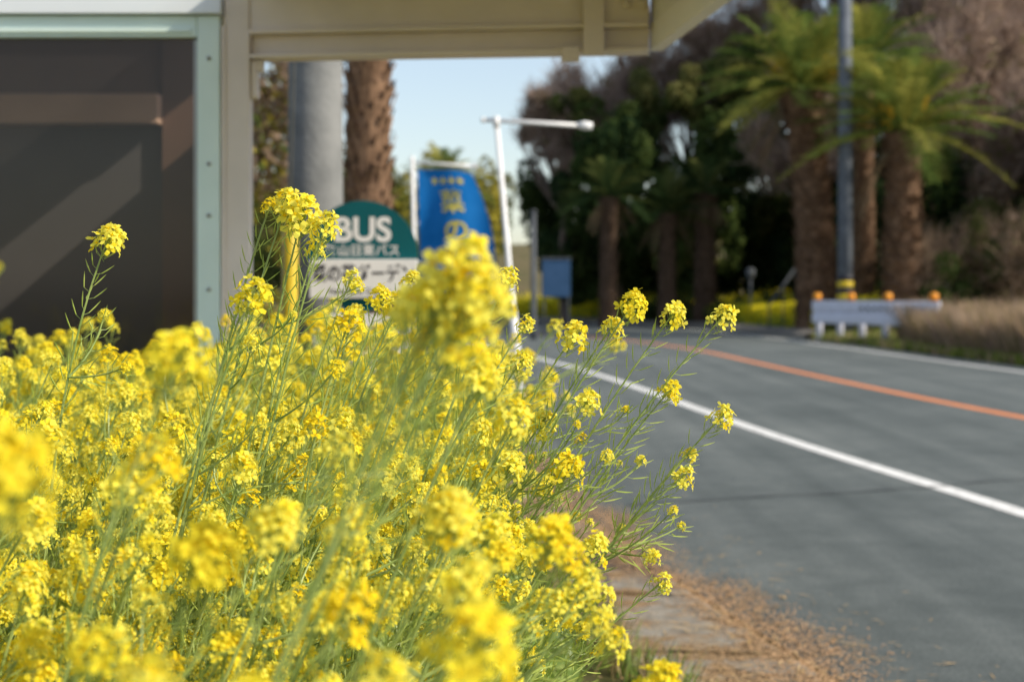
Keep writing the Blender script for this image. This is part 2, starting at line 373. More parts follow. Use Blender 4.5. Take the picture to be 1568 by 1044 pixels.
put_text('lettering_romaji', 'Nanohana Garden', .05, -.84+X0, 9.267, 1.415, m_black, BS, 0)
for i in range(9): box('timetable_row', -1.07+X0, -.59+X0, 9.276, 9.279, 1.2-i*.055, 1.208-i*.055, m_black, BS, 0)

# ------------------------------------------------------------ flag poles
FP = empty('flag_pole', (.1, 14.4, 0))
tube('pole', [(.10,14.4,.0),(.006,14.4,1.28),(-.144,14.4,3.0)], [.028,.027,.023], m_wht, FP, 14)
tube('sleeve', [(.10,14.4,.0),(.03,14.4,1.0),(.008,14.4,1.25)], [.045,.04,.036], m_wht, FP, 14)
tube('joint', [(-.140,14.4,2.93),(-.147,14.4,3.03)], .032, m_wht, FP, 14)
tube('arm', [(-.264,14.4,3.0),(.68,14.4,2.945)], .02, m_wht, FP, 12)
tube('arm_cap', [(.60,14.4,2.951),(.66,14.4,2.948),(.74,14.4,2.942)], [.022,.042,.034], m_wht, FP, 12)
tube('arm_cap', [(-.285,14.4,3.0),(-.25,14.4,3.0)], .025, m_wht, FP, 12)
tube('base', [(.10,14.4,0),(.10,14.4,.1),(.10,14.4,.14)], [.22,.2,.06], m_conc, FP, 20)

m_flag = mat_leaf('blue_flag_cloth', (.012,.15,.46), (.02,.19,.55), 3, .3)
m_ftxt = mat_leaf('yellow_flag_print', (.80,.66,.06), (.86,.72,.08), 3, .3)
BF = empty('banner_flag', (-1.26, 20, 0))
tube('pole', [(-1.19,20,.0),(-1.235,20,1.5),(-1.275,20,3.16)], .026, m_wht, BF, 12)
tube('arm', [(-1.30,20,3.08),(-.47,20,3.03)], .018, m_wht, BF, 12)
tube('arm_cap', [(-.5,20,3.032),(-.45,20,3.03)], .03, m_wht, BF, 12)
tube('base', [(-1.19,20,0),(-1.19,20,.1),(-1.19,20,.14)], [.22,.2,.06], m_conc, BF, 20)
def flagf(u, v):
    x = -1.21 + u*(.70+.26*math.sin(min(v*1.5,1)*1.57)) + .05*v
    z = 2.99 - 1.72*v - .02*math.sin(u*5)*v - .10*max(0,(u-.6))**1.5*2.5*(1-v)**4
    yv = 20 - .02 + .10*math.sin(u*7+v*3.2)*(.3+v) + .05*math.sin(v*11+u*3)
    return x, yv, z
nu, nv = 30, 60; V, F = [], []
for j in range(nv+1):
    for i in range(nu+1): V.append(flagf(i/nu, j/nv))
for j in range(nv):
    for i in range(nu): F.append((j*(nu+1)+i, j*(nu+1)+i+1, (j+1)*(nu+1)+i+1, (j+1)*(nu+1)+i))
pyobj('cloth', V, F, m_flag, BF, smooth=True)
def fl_fn(x, z):
    a, b_, c_ = flagf(min(max(x/.85,0),1), min(max(-z/1.72,0),1)); return Vector((a, b_-.014, c_))
put_text('lettering_top', '★★★★', .13, .43, 0, -.15, m_ftxt, BF, .001, fn=fl_fn)
for i, ch in enumerate('菜の花畑'): put_text('lettering_flower', ch, .31, .44, 0, -.43-i*.36, m_ftxt, BF, .004, fn=fl_fn)
for z in (2.9, 2.3, 1.8): tube('cloth_tie', [(-1.27+(2.9-z)*.02,19.99,z), (-1.2+(2.9-z)*.03,19.98,z)], .008, m_wht, BF, 6)

# ------------------------------------------------------------ distant furniture
m_bsign = mat_simple('blue_grey_sign', (.045,.095,.19), (.035,.08,.16), 3, .8, spec=.05)
m_gpole = mat_simple('grey_galvanised', (.11,.12,.135), (.08,.09,.10), 4, .7, spec=.1)
IS = empty('information_board', (1.4, 50, 0))
box('board', .96, 1.86, 50, 50.06, 1.30, 2.5, m_bsign, IS, .02); box('frame_top', .92, 1.9, 49.97, 50.09, 2.505, 2.56, m_gpole, IS)
for x in (1.02, 1.8): tube('leg', [(x,50.12,0),(x,50.12,2.4)], .03, m_gpole, IS, 10)
SP = empty('street_lamp', (.66, 48, 0))
tube('post', [(.66,48,0),(.66,48,.4),(.66,48,3.9)], [.11,.09,.075], m_gpole, SP, 14)
tube('cap', [(.66,48,3.9),(.66,48,3.97)], [.11,.09], m_gpole, SP, 14)
GL = empty('garden_lamp', (9.3, 61, 0))
zg = G(9.3,61)
tube('post', [(9.3,61,zg-.1),(9.3,61,2.0)], .05, m_gpole, GL, 10); tube('head', [(9.3,61,2.0),(9.3,61,2.1),(9.3,61,2.35),(9.3,61,2.42)], [.09,.16,.18,.05], m_gpole, GL, 12)
m_or = mat_simple('orange_reflector', (.88,.36,.02), (.8,.28,.01), 4, .35)
GR = empty('guard_rail', (10, 44, 0))
ga, gb = Vector((9.1,47.3,0)), Vector((11.1,40.6,0)); gd = gb-ga
m_gr = mat_simple('guard_rail_white', (.72,.73,.84), (.60,.61,.70), 5, .4)
for i in range(6):
    p = ga + gd*(.04+.92*i/5); tube('post', [(p.x+.08,p.y+.1,-.02),(p.x+.08,p.y+.1,1.0)], .10, m_gr, GR, 12)
for i in (0,1.6,3.2,5):
    p = ga + gd*(.04+.92*i/5); tube('reflector', [(p.x,p.y,1.21),(p.x,p.y,1.25),(p.x,p.y,1.39),(p.x,p.y,1.43)], [.05,.12,.12,.05], m_or, GR, 14)
for z, h in ((1.05,.30),(.67,.28)):
    bar('rail', ga+Vector((0,0,z)), gb+Vector((0,0,z)), .09, h, m_gr, GR, .03)
bar('rail_web', ga+Vector((.03,.03,.85)), gb+Vector((.03,.03,.85)), .04, .10, m_gr, GR, 0)
for k_ in range(9):
    p = ga + gd*(.42+.05*k_); q = ga+gd*(.445+.05*k_)
    bar('rail_marking', (p.x-.047,p.y-.014,1.0), (q.x-.047,q.y-.014,1.0), .008, .10, m_gpole, GR, 0)
UR = empty('utility_pole', (10.65, 50, 0))
m_pole2 = mat_simple('pole_weathered', (.16,.18,.21), (.11,.125,.15), 2, .85, spec=.15)
tube('shaft', [(10.65,50,0),(10.65,50,6),(10.65,50,14.5)], [.24,.22,.18], m_pole2, UR, 20)
for i in range(6): tube('guard_stripe', [(10.65,50,.8+i*.2),(10.65,50,1.0+i*.2)], .262, m_yel if i % 2 == 0 else m_black, UR, 20, True)
box('transformer', 10.9, 11.5, 49.7, 50.3, 11.8, 12.8, m_gpole, UR, .05); box('crossarm', 9.5, 11.8, 49.93, 50.05, 13.7, 13.82, m_bolt, UR)
HR = empty('stair_handrail', (9.4, 55, 0))
bar('rail', (8.9,54.2,1.0), (10.3,56.6,2.4), .06, .06, m_gpole, HR)
for t_ in (0,.5,1): bar('baluster', (8.9+1.4*t_,54.2+2.4*t_,0), (8.9+1.4*t_,54.2+2.4*t_,1+1.4*t_), .05,.05, m_gpole, HR)

# ------------------------------------------------------------ trees
LM = [mat_leaf('leaf_dark', (.025,.048,.02), (.045,.075,.028), .8, .3),
      mat_leaf('leaf_mid', (.055,.09,.025), (.10,.135,.04), .8, .35),
      mat_leaf('leaf_olive', (.13,.145,.045), (.21,.20,.07), .8, .4),
      mat_leaf('leaf_brown', (.25,.175,.12), (.35,.26,.19), .8, .35),
      mat_leaf('leaf_yellow', (.42,.36,.05), (.55,.48,.08), .8, .4)]
m_twig = mat_leaf('twig', (.28,.20,.155), (.44,.335,.275), .6, .2)
m_bark = mat_simple('bark', (.20,.15,.12), (.12,.09,.07), 4, .9, bump=.5)
def leaves(c, rad, n, size, rng=R, shell=.55):
    d = unit(rng.normal(size=(n,3))); r = rng.uniform(shell, 1, n)**.7
    P = np.asarray(c) + d*r[:,None]*np.asarray(rad)
    nn = unit(d + rng.normal(size=(n,3))*.7); a = unit(np.cross(nn, rng.normal(size=(n,3)))); b_ = np.cross(nn, a)
    s_ = rng.uniform(.6, 1.3, n)[:,None]*size
    return np.stack([P+a*s_, P+b_*s_*.5, P-a*s_, P-b_*s_*.5], 1)
def crown(c, rad, nsub, nleaf, size, palette, rng=R):
    Q, M = [], []
    for i in range(nsub):
        d = unit(rng.normal(size=3)); d[2] = d[2]*.9+.1
        cc = np.asarray(c)+d*np.asarray(rad)*rng.uniform(.35,.85); rr = np.asarray(rad)*rng.uniform(.22,.42)
        q = leaves(cc, rr, nleaf, size); Q.append(q)
        base = rng.choice(palette); m = np.where(rng.random(len(q)) < .75, base, rng.choice(palette, len(q))); M.append(m)
    return Q, M
def limbs(base, c, rad, r0, n, rng=R):
    Q = []; base = np.asarray(base, float); c = np.asarray(c, float); rad = np.asarray(rad)
    fork = base+(c-base)*.55; Q.append(tubeq([base, base*.5+fork*.5+rng.normal(size=3)*.1, fork], [r0, r0*.8, r0*.65], 8))
    for i in range(n):
        e = c+unit(rng.normal(size=3)+np.array([0,0,.5]))*rad*rng.uniform(.5,.95); mid = (fork+e)/2+rng.normal(size=3)*.12*rad.mean()
        Q.append(tubeq([fork, mid, e], [r0*.5, r0*.28, r0*.06], 5))
    return Q
def tree(name, x, y, c, rad, nsub=16, nleaf=260, size=.16, palette=(0,0,1), r0=.2, zb=None):
    zb = G(x,y)-.1 if zb is None else zb
    Q, M = crown(c, rad, nsub, nleaf, size, list(palette)); L = limbs((x,y,zb), c, rad, r0, 9)
    M += [np.full(len(l), 5) for l in L]; return qobj(name, np.concatenate(Q+L), LM+[m_bark], np.concatenate(M))
def twig_arrays(c, rad, n, rng=R, Lm=1.0, wd=.028):
    c = np.asarray(c); rad = np.asarray(rad)
    d = unit(rng.normal(size=(n,3))); P = c+d*rad*(rng.uniform(.1,1,n)**.5)[:,None]
    dr = unit(d*.6+np.array([.1,0,.6])+rng.normal(size=(n,3))*.5); L = rng.uniform(.4,1.5,n)[:,None]*Lm
    s_ = unit(np.cross(dr, rng.normal(size=(n,3))))*wd*rng.uniform(.5,1.3,n)[:,None]
    return np.stack([P-dr*L*.4-s_, P-dr*L*.4+s_, P+dr*L*.6+s_*.3, P+dr*L*.6-s_*.3], 1)
def bare_tree(name, x, y, c, rad, n=5000, r0=.2, Lm=1., leafmix=90):
    Q = limbs((x,y,G(x,y)-.1), c, rad, r0, 26); M = [np.full(len(q), 0) for q in Q]
    ns = 34
    for i in range(ns):
        d = unit(R.normal(size=3)); cc = np.asarray(c)+d*np.asarray(rad)*R.uniform(.25,.95); rr = np.asarray(rad)*R.uniform(.14,.36)*np.array([1,1,R.uniform(.7,1.3)])
        q = twig_arrays(cc, rr, n//ns, Lm=Lm)
        Q.append(q); M.append(np.full(len(q), 1))
        q = leaves(cc, rr, leafmix, .12); Q.append(q); M.append(R.choice([2,3], len(q), p=[.9,.1] if R.random() < .7 else [.25,.75]))
    return qobj(name, np.concatenate(Q), [m_bark, m_twig, LM[3], LM[2]], np.concatenate(M))

for x, y, z, rx, rz, n in [(2.5,74,9.2,2.7,2.8,7500),(5.4,77,10.4,3.4,3.8,8000),(8.6,76,12.2,3.6,4.2,9000),(12.5,75,13.6,4.4,4.8,11000),(17.5,73,14.4,4.6,5.4,12000),(23,71,14,4.8,6,12000),(29,70,13,5,6.2,9000),
                           (12.2,63,8.6,2.6,3.0,6500),(16.6,62,9.8,3.2,3.8,9000),(20.5,58,7.2,3.2,3.6,9500),(15.4,70,19,4,3,6000),(21,68,18.5,4,3.5,6000),(18.5,64,12.5,3.5,3.2,7000)]:
    bare_tree('bare_tree', x, y, (x,y,z), (rx,rx*.85,rz), n)
Q, M = [], []
for i in range(50):
    x = R.uniform(2.4, 32); y = 69+R.uniform(0, 11)-max(0,(x-12))*.28
    g0 = G(x,y); h = R.uniform(2.0, 5.2) + (1.6 if x > 6 else 0)
    pal = [0,0,1,1] if R.random() < .6 else [0,1,1,2]
    q, m = crown((x,y,g0*.6+h*.75), (R.uniform(1.6,2.8), 1.8, h*.75), 9, 280, .16, pal); Q += q; M += m
for x, y, zc, rx, rz, pal in [(3.6,71,6.3,2.2,3.2,[0,0,1]),(5.0,70,7.6,1.6,3.4,[0,1]),(6.0,73,9.4,1.5,2.4,[0,1,2]),(8.6,70,7.2,2.6,3.4,[0,1,1]),(1.6,77,5.0,2.0,3.6,[0,1]),(10.8,68,7.8,2.2,2.6,[0,1,1]),(8.6,70,10.6,2.2,2.0,[1,2,2]),(11.2,70,11.2,2.2,2.0,[1,2]),(3.2,73,9.8,1.4,1.2,[1,2]),
                             (14.6,62,4.6,2.4,3.4,[0,0,0]),(16,60,4.2,2.4,3.2,[0,0,1]),(18.6,58,3.4,2.2,2.6,[1,1,2]),(21,56,3.4,2.2,2.4,[1,1,2]),(20,62,6.2,3,3,[0,1]),(22.5,60,5.2,3,3,[1,1,2])]:
    q, m = crown((x,y,zc), (rx,1.8,rz), 16, 300, .15, pal); Q += q; M += m
qobj('evergreen_woodland', np.concatenate(Q), LM, np.concatenate(M))
Q, M = [], []
for i in range(44):
    t = i/43; x = 3.0+t*13; y = 89-t*22+R.uniform(-1,1); g0 = G(x,y)
    q, m = crown((x,y,g0+.9+.4*R.random()), (1.1,1,1.2), 6, 200, .11, [0,0,1]); Q += q; M += m
for i in range(26):
    t = i/25; x = 5.6+t*7.2; y = 70.5-t*13+R.uniform(-.5,.5); g0 = G(x,y)
    q, m = crown((x,y,g0+.55), (.75,.7,.75), 6, 150, .08, [1,1,2,0]); Q += q; M += m
qobj('hedge', np.concatenate(Q), LM, np.concatenate(M))
Q, M = [], []
for i in range(34):
    x = R.uniform(12.8, 24); y = 53-(x-12)*.4+R.uniform(-3,4); g0 = G(x,y)
    q, m = crown((x,y,g0+.9+.08*(x-12)), (1.1,1,1.1+1.3*R.random()), 6, 220, .09, [1,2,3] if R.random()<.5 else [1,1,2]); Q += q; M += m
    q = twig_arrays((x,y,g0+1.6), (1.1,1,1.6), 300, Lm=.8, wd=.014); Q.append(q); M.append(np.full(len(q),3))
qobj('roadside_shrubs', np.concatenate(Q), LM, np.concatenate(M))
Q, M = [], []
for i in range(64):
    x = R.uniform(-48, -.3); y = R.uniform(86, 100)
    h = 9.4+R.uniform(-1.6,1.0) if x > -14 else R.uniform(7,10)
    q, m = crown((x,y,h*.55), (R.uniform(2,3.2), 2, h*.5), 9, 190, .2, [1,2,2] if R.random()<.6 else [1,2,4]); Q += q; M += m
qobj('distant_trees', np.concatenate(Q), LM, np.concatenate(M))
tree('olive_tree', -5.4, 28, (-5.2,28,4.7), (2.2,1.8,3.4), 26, 460, .085, (2,2,1,3,4), .16)
tree('olive_tree', -8.8, 26, (-8.8,26,4.0), (2.6,2,3.0), 18, 300, .09, (1,2,2), .16)
tree('shrub', -3.6, 30, (-3.6,30,1.7), (2.0,1.5,1.7), 16, 300, .08, (1,2,4), .1)
tree('shrub', -2.4, 42, (-2.6,42,1.6), (2.0,1.5,1.7), 16, 300, .1, (1,1,2), .1)

# palms
m_pbark = mat_simple('palm_bark', (.21,.13,.082), (.105,.063,.04), 3, .95, bump=.6, bscale=20, spec=.1)
mk_scale = mat_simple('palm_scale', (.30,.185,.115), (.14,.085,.052), 5, .95, spec=.1)
m_dryf = mat_leaf('palm_frond_dry', (.22,.155,.085), (.30,.22,.13), .7, .2)
m_fruit = mat_leaf('palm_fruit', (.62,.36,.03), (.75,.48,.05), 3, .3)
PM = [mat_leaf('palm_frond_green', (.10,.16,.035), (.19,.25,.06), .7, .4), mat_leaf('palm_frond_yellow', (.28,.29,.06), (.42,.40,.09), .7, .4), m_dryf, m_fruit, m_pbark, mk_scale]
PD = [mat_leaf('palm_frond_shade', (.035,.065,.025), (.06,.095,.03), .7, .3), mat_leaf('palm_frond_shade_light', (.09,.12,.035), (.14,.16,.05), .7, .3),  # darker copies of the palm materials, woodland shade put into the colour
      mat_leaf('palm_frond_dry_shade', (.17,.12,.07), (.22,.16,.10), .7, .2), m_fruit, mat_simple('palm_bark_shade', (.13,.085,.06), (.07,.045,.03), 3, .95, bump=.6, bscale=20, spec=.1), mat_simple('palm_scale_shade', (.15,.10,.07), (.08,.053,.036), 5, .95, spec=.1)]
def frond(o, az, el, L, droop, nl=26, w=.022, mi=0, ll=.46, rng=R):
    t = np.linspace(0,1,14); h = np.array([math.cos(az), math.sin(az), 0])
    P = np.asarray(o)+np.outer(t*L*math.cos(el), h); P[:,2] += t*L*math.sin(el)-droop*L*t**2.2
    Q = [tubeq(P, np.linspace(.045,.008,14)*L/3, 4)]
    tt = np.linspace(.12,1,nl); C = np.stack([np.interp(tt, t, P[:,k_]) for k_ in range(3)],1); T = unit(np.stack([np.interp(tt, t, unit(np.gradient(P,axis=0))[:,k_]) for k_ in range(3)],1))
    side = np.array([-math.sin(az), math.cos(az), 0]); up = np.cross(T, side); up = np.where(up[:,2:3] < 0, -up, up)
    for sg in (-1,1):
        d = unit(side*sg + T*.75 + up*rng.uniform(.1,.5,nl)[:,None] + rng.normal(size=(nl,3))*.10)
        l = ll*L*.5*(np.sin(np.pi*(.12+.80*tt))**.7)[:,None]*rng.uniform(.8,1.1,nl)[:,None]; s_ = T*w
        e = C+d*l; e[:,2] -= .16*l[:,0]
        mid = C+d*l*.5
        Q.append(np.stack([C-s_, C+s_, mid+s_*1.1, mid-s_*1.1],1)); Q.append(np.stack([mid-s_*1.1, mid+s_*1.1, e+s_*.15, e-s_*.15],1))
    q = np.concatenate(Q); return q, np.full(len(q), mi)
def palm(name, x, y, zt, r, L, n=60, lean=0., fruit=True, nl=34, zb=None, dry=5, wf=.62, mats=None, pg=.6):
    mats = mats or PM
    zb = G(x,y)-.15 if zb is None else zb
    ts = np.linspace(0,1,30); P = np.stack([x+lean*ts**2, np.full(30,y), zb+(zt-zb)*ts],1)
    rad = r*(1.12-.25*ts+.12*np.exp(-ts*9)+.28*np.clip((ts-.78)/.22,0,1)**1.5)*(1+.04*R.normal(size=30))
    Q = [tubeq(P, rad, 18)]; M = [np.full(len(Q[0]), 4)]
    ns = int((zt-zb)/.11*10); k_ = np.arange(ns); tz = k_/ns; az = k_*2.39996
    C = np.stack([np.interp(tz, ts, P[:,0]), np.full(ns,y), zb+(zt-zb)*tz],1); rr = np.interp(tz, ts, rad)*.97
    o = np.stack([np.cos(az), np.sin(az), 0*az],1); sd = np.stack([-np.sin(az), np.cos(az), 0*az],1)
    w = (r*.30*R.uniform(.5,1.4,ns))[:,None]; up = np.array([0,0,1.]); pr = (r*R.uniform(.08,.40,ns))[:,None]
    b0 = C+o*rr[:,None]-up*.09; tip = C+o*(rr[:,None]+pr)+up*.11*R.uniform(.2,1.5,ns)[:,None]
    Q.append(np.stack([b0-sd*w*.6, b0+sd*w*.6, tip+sd*w*.5, tip-sd*w*.5],1)); M.append(np.full(ns,5))
    b1 = C+o*rr[:,None]+up*.06; Q.append(np.stack([tip-sd*w*.5, tip+sd*w*.5, b1+sd*w*.5, b1-sd*w*.5],1)); M.append(np.full(ns,4))
    top = np.array([x+lean, y, zt])
    for i in range(n):
        f = (i+.5)/n; el = math.radians(86-96*f+R.uniform(-10,10)); az = i*2.39996+R.uniform(-.25,.25)
        q, m = frond(top+np.array([math.cos(az)*r*.4, math.sin(az)*r*.4, .1+.5*(1-f)*r]), az, el, L*R.uniform(.8,1.1), R.uniform(.16,.36)+.1*(1-f), nl, (.022*L/3+.006)*wf, int(R.choice([0,1],p=[pg,1-pg])))
        Q.append(q); M.append(m)
    for i in range(dry):
        az = R.uniform(0,6.28); q, m = frond(top, az, math.radians(R.uniform(-40,-15)), L*.6, R.uniform(.5,.75), nl, .014, 2); Q.append(q); M.append(m)
    if fruit:
        for i in range(9):
            az = R.uniform(0,6.28); el = R.uniform(.6,1.2); o_ = top+np.array([0,0,.3]); h = np.array([math.cos(az),math.sin(az),0])
            t_ = np.linspace(0,1,6); PP = o_+np.outer(t_*L*.28*math.cos(el)*1.5,h); PP[:,2] += L*.45*(t_*math.sin(el)-.35*t_**2)
            q = tubeq(PP, .04, 4); Q.append(q); M.append(np.full(len(q),3))
            q = leaves(PP[-1]-np.array([0,0,.15]), (.34,.34,.5), 60, .06, shell=0); Q.append(q); M.append(np.full(len(q),3))
    return qobj(name, np.concatenate(Q), mats, np.concatenate(M))
palm('palm_tree', -1.47, 16, 6.6, .225, 2.6, 50, nl=30, zb=0, fruit=False)
palm('palm_tree', 10.35, 53, 8.2, .60, 3.5, 60, lean=-.55, pg=.5)
palm('palm_tree', 12.5, 50, 6.5, .56, 3.5, 60, pg=.5, dry=3)
palm('palm_tree', 12.6, 56, 9.6, .34, 3.0, 50, fruit=False)
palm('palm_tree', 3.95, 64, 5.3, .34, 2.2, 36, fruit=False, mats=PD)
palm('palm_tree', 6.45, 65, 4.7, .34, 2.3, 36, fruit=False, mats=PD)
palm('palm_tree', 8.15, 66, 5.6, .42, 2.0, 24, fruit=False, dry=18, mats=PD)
palm('palm_tree', -3.0, 70, 6.0, .3, 2.4, 36, fruit=False)
palm('palm_tree', 19.5, 50, 7.5, .5, 3.2, 60)

# ------------------------------------------------------------ grasses
def grass(name, fx, n, h, mats, pm, w=.012, lean=(.0,0)):
    P = fx(n); az = R.uniform(0,6.28,n); hh = h*R.uniform(.4,1.2,n); s_ = np.stack([np.cos(az),np.sin(az),0*az],1)*w
    t = P+np.stack([R.normal(0,.28,n)*hh+lean[0]*hh, R.normal(0,.28,n)*hh+lean[1]*hh, hh],1); mid = (P*.5+t*.5)+np.array([0,0,.1])*hh[:,None]
    Q = np.concatenate([np.stack([P-s_,P+s_,mid+s_*.8,mid-s_*.8],1), np.stack([mid-s_*.8,mid+s_*.8,t+s_*.1,t-s_*.1],1)])
    m = R.choice(len(mats), n, p=pm); return qobj(name, Q, mats, np.concatenate([m,m]))
m_dry = mat_leaf('dry_grass', (.36,.25,.15), (.56,.42,.28), 1.5, .3)
def fx(n):
    y = R.uniform(29, 43, n); x = f_far(y)+.7+np.abs(R.normal(0,1.4,n))+.5*np.clip((y-36)/7,0,1)*1.2; return np.stack([x,y,gh(x,y)-.02+.25*np.sin(y*1.3)*np.sin(x*2.1)],1)
grass('dry_grass', fx, 38000, .98, [m_dry, m_twig, LM[2]], [.6,.24,.16], .012)
def fx(n):
    y = R.uniform(28, 92, n); x = f_far(y)+.15+np.where(y>48.5,.7,0)+np.abs(R.normal(0,1.4,n)); return np.stack([x,y,gh(x,y)-.02],1)
m_bg = mat_leaf('bank_green', (.20,.26,.05), (.32,.36,.08), 1.5, .4)
grass('bank_grass', fx, 46000, .22, [m_bg, m_dry, LM[1]], [.5,.25,.25], .02)
m_pet_far = mat_leaf('rapeseed_far_petals', (.85,.72,.03), (.92,.80,.05), 3, .4)
m_grn_far = mat_leaf('rapeseed_far_green', (.24,.32,.05), (.34,.42,.07), 3, .4)
nn_ = 70000; yq = R.uniform(52, 86, nn_); off = 1.2+np.abs(R.normal(0,1.3,nn_)); fd = (f_far(yq+.25)-f_far(yq-.25))/.5
xq = f_far(yq)+off/np.sqrt(1+fd**2); yq2 = yq-off*fd/np.sqrt(1+fd**2); z = gh(xq,yq2)+R.uniform(0,.95,nn_)
P = np.stack([xq,yq2,z],1); a = unit(R.normal(size=(nn_,3)))*.08; b_ = unit(R.normal(size=(nn_,3)))*.06
qobj('rapeseed_strip', np.stack([P+a,P+b_,P-a,P-b_],1), [m_pet_far, m_grn_far], np.where(R.random(nn_) < np.clip((z-gh(xq,yq2))*1.1,.08,.8), 0, 1))

# ------------------------------------------------------------ rapeseed
m_p1 = mat_leaf('petal_yellow', (.94,.79,.045), (.96,.84,.07), 60, .48, (.98,.86,.07))
m_p2 = mat_leaf('petal_lemon', (.95,.86,.10), (.96,.89,.16), 60, .48, (.98,.91,.16))
m_p3 = mat_leaf('petal_golden', (.93,.69,.025), (.95,.75,.04), 60, .45, (.97,.78,.04))
m_stem = mat_leaf('rapeseed_stem', (.30,.41,.10), (.46,.55,.18), 12, .3, None, .04)
m_pod = mat_leaf('rapeseed_pod', (.44,.55,.12), (.60,.67,.20), 20, .4)
m_bud = mat_leaf('rapeseed_bud', (.68,.68,.07), (.82,.78,.10), 80, .35)
m_lf = mat_leaf('rapeseed_leaf', (.16,.28,.06), (.28,.40,.10), 15, .5, (.42,.56,.10), .05)
RM = [m_p1, m_p2, m_p3, m_stem, m_pod, m_bud, m_lf]
def flower_tpl(rng):
    Q = []
    for k_ in range(4):
        a = k_*math.pi/2+rng.normal(0,.12); u = np.array([math.cos(a),math.sin(a),0]); v = np.array([-math.sin(a),math.cos(a),0]); z = np.array([0,0,1.])
        c1 = rng.uniform(.0010,.0035); c2 = rng.uniform(-.002,.003); s_ = rng.uniform(.85,1.15)
        p0 = u*.0008; p1 = u*.0055*s_+z*c1; p2 = u*.0102*s_+z*(c1+c2)
        Q += [[p0-v*.0008,p0+v*.0008,p1+v*.0037,p1-v*.0037],[p1-v*.0037,p1+v*.0037,p2+v*.0028,p2-v*.0028]]
    for v in (np.array([1.,0,0]), np.array([0,1.,0])):
        Q.append([-v*.0012, v*.0012, v*.0022+np.array([0,0,.004]), -v*.0022+np.array([0,0,.004])])
    return np.array(Q)
FT = [flower_tpl(R) for _ in range(8)]
def pods_along(P, n, rng, plen=.038):
    Q, M = [], []
    n0 = len(P)
    for i in range(n):
        f = (i+rng.uniform(0,.8))/n; j = f*(n0-1); j0 = int(j); c = P[j0]*(1-j+j0)+P[min(j0+1,n0-1)]*(j-j0)
        T = P[max(j0-1,0)]-P[min(j0+1,n0-1)]; T = T/(np.linalg.norm(T)+1e-9); Fz = frame_z(T); a = i*2.4+rng.uniform(-.4,.4)
        o = Fz[:,0]*math.cos(a)+Fz[:,1]*math.sin(a); g = .5+.5*f
        p1 = c+(o*.9+T*.45)*.014*(.7+.5*f); d = o*.55+T*.8+rng.normal(size=3)*.12; p2 = p1+d/np.linalg.norm(d)*plen*g*.55; p3 = p2+(d/np.linalg.norm(d)+T*.15)*plen*g*.45
        q = tubeq([c,p1],[.0005,.0005],3); Q.append(q); M.append(np.full(len(q),3))
        q = tubeq([p1,p2,p3],[.0009,.0013*(.6+.6*g),.0003],3); Q.append(q); M.append(np.full(len(q),4))
    return Q, M
def raceme_tpl(rng, nf=30, sc_=1.0):
    Q, M = [], []; mm = int(rng.choice([0,0,0,1,1,2]))
    for i in range(nf):
        f = (i+.5)/nf; a = i*2.39996+rng.uniform(-.3,.3); o = np.array([math.cos(a),math.sin(a),0])
        r = (.006+.0175*f**.75)*rng.uniform(.7,1.25); z = .009-.036*f**1.4+rng.normal(0,.003)
        c = o*r+np.array([0,0,z]); nrm = o*(.35+.75*f)+np.array([0,0,.95-.65*f])+rng.normal(size=3)*.3
        Fz = frame_z(nrm); th = rng.uniform(0,6.28); Rz = np.array([[math.cos(th),-math.sin(th),0],[math.sin(th),math.cos(th),0],[0,0,1]])
        q = FT[rng.integers(8)]@(Fz@Rz).T*rng.uniform(.85,1.1)+c; Q.append(q); m = np.full(len(q), mm if rng.random()<.8 else int(rng.choice([0,1,2]))); m[-2:] = 2; M.append(m)
        q = tubeq([[0,0,z-.018],c-nrm/np.linalg.norm(nrm)*.002],[.0006,.0005],3); Q.append(q); M.append(np.full(len(q),3))
    for i in range(12):
        a = i*2.4; r = .0045*math.sqrt((i+.5)/12)*1.3; c = np.array([math.cos(a)*r, math.sin(a)*r, .012-.35*r]); d = np.array([math.cos(a)*.4,math.sin(a)*.4,1])*.0045
        q = tubeq([c-d*.5,c,c+d*.6],[.0008,.0017,.0004],4); Q.append(q); M.append(np.full(len(q),5))
    Q = np.concatenate(Q)*sc_; return Q, np.concatenate(M)
RT = [raceme_tpl(R, int(R.integers(16,36)), R.uniform(.88,1.15)) for _ in range(14)]
def bez(a, b_, c, n=12):
    t = np.linspace(0,1,n)[:,None]; return (1-t)**2*np.asarray(a)+2*t*(1-t)*np.asarray(b_)+t*t*np.asarray(c)
def branch(Q, M, a, ctl, tip, r0, r1, rng, scale=1.0, npod=14, podlen=.18, n=14):
    P = bez(a, ctl, tip, n); q = tubeq(P, np.linspace(r0,r1,n), 5); Q.append(q); M.append(np.full(len(q),3))
    T = P[-1]-P[-2]; rq, rm = RT[rng.integers(len(RT))]; th = rng.uniform(0,6.28); Rz = np.array([[math.cos(th),-math.sin(th),0],[math.sin(th),math.cos(th),0],[0,0,1]])
    Tn = T/np.linalg.norm(T)*.6+np.array([0,0,.4]); Q.append((rq*scale)@(frame_z(Tn)@Rz).T+P[-1]); M.append(rm)
    if npod:
        Lc = np.linalg.norm(np.diff(P,axis=0),axis=1)[::-1].cumsum(); k_ = max(2, int(np.searchsorted(Lc, podlen))+1); Pd = P[::-1][:k_+1]
        st = Pd[0]+(Pd[1]-Pd[0])/max(np.linalg.norm(Pd[1]-Pd[0]),1e-6)*.03*scale; Pd = np.vstack([st, Pd[1:]])
        q, m = pods_along(Pd, npod, rng); Q += q; M += m
    return P
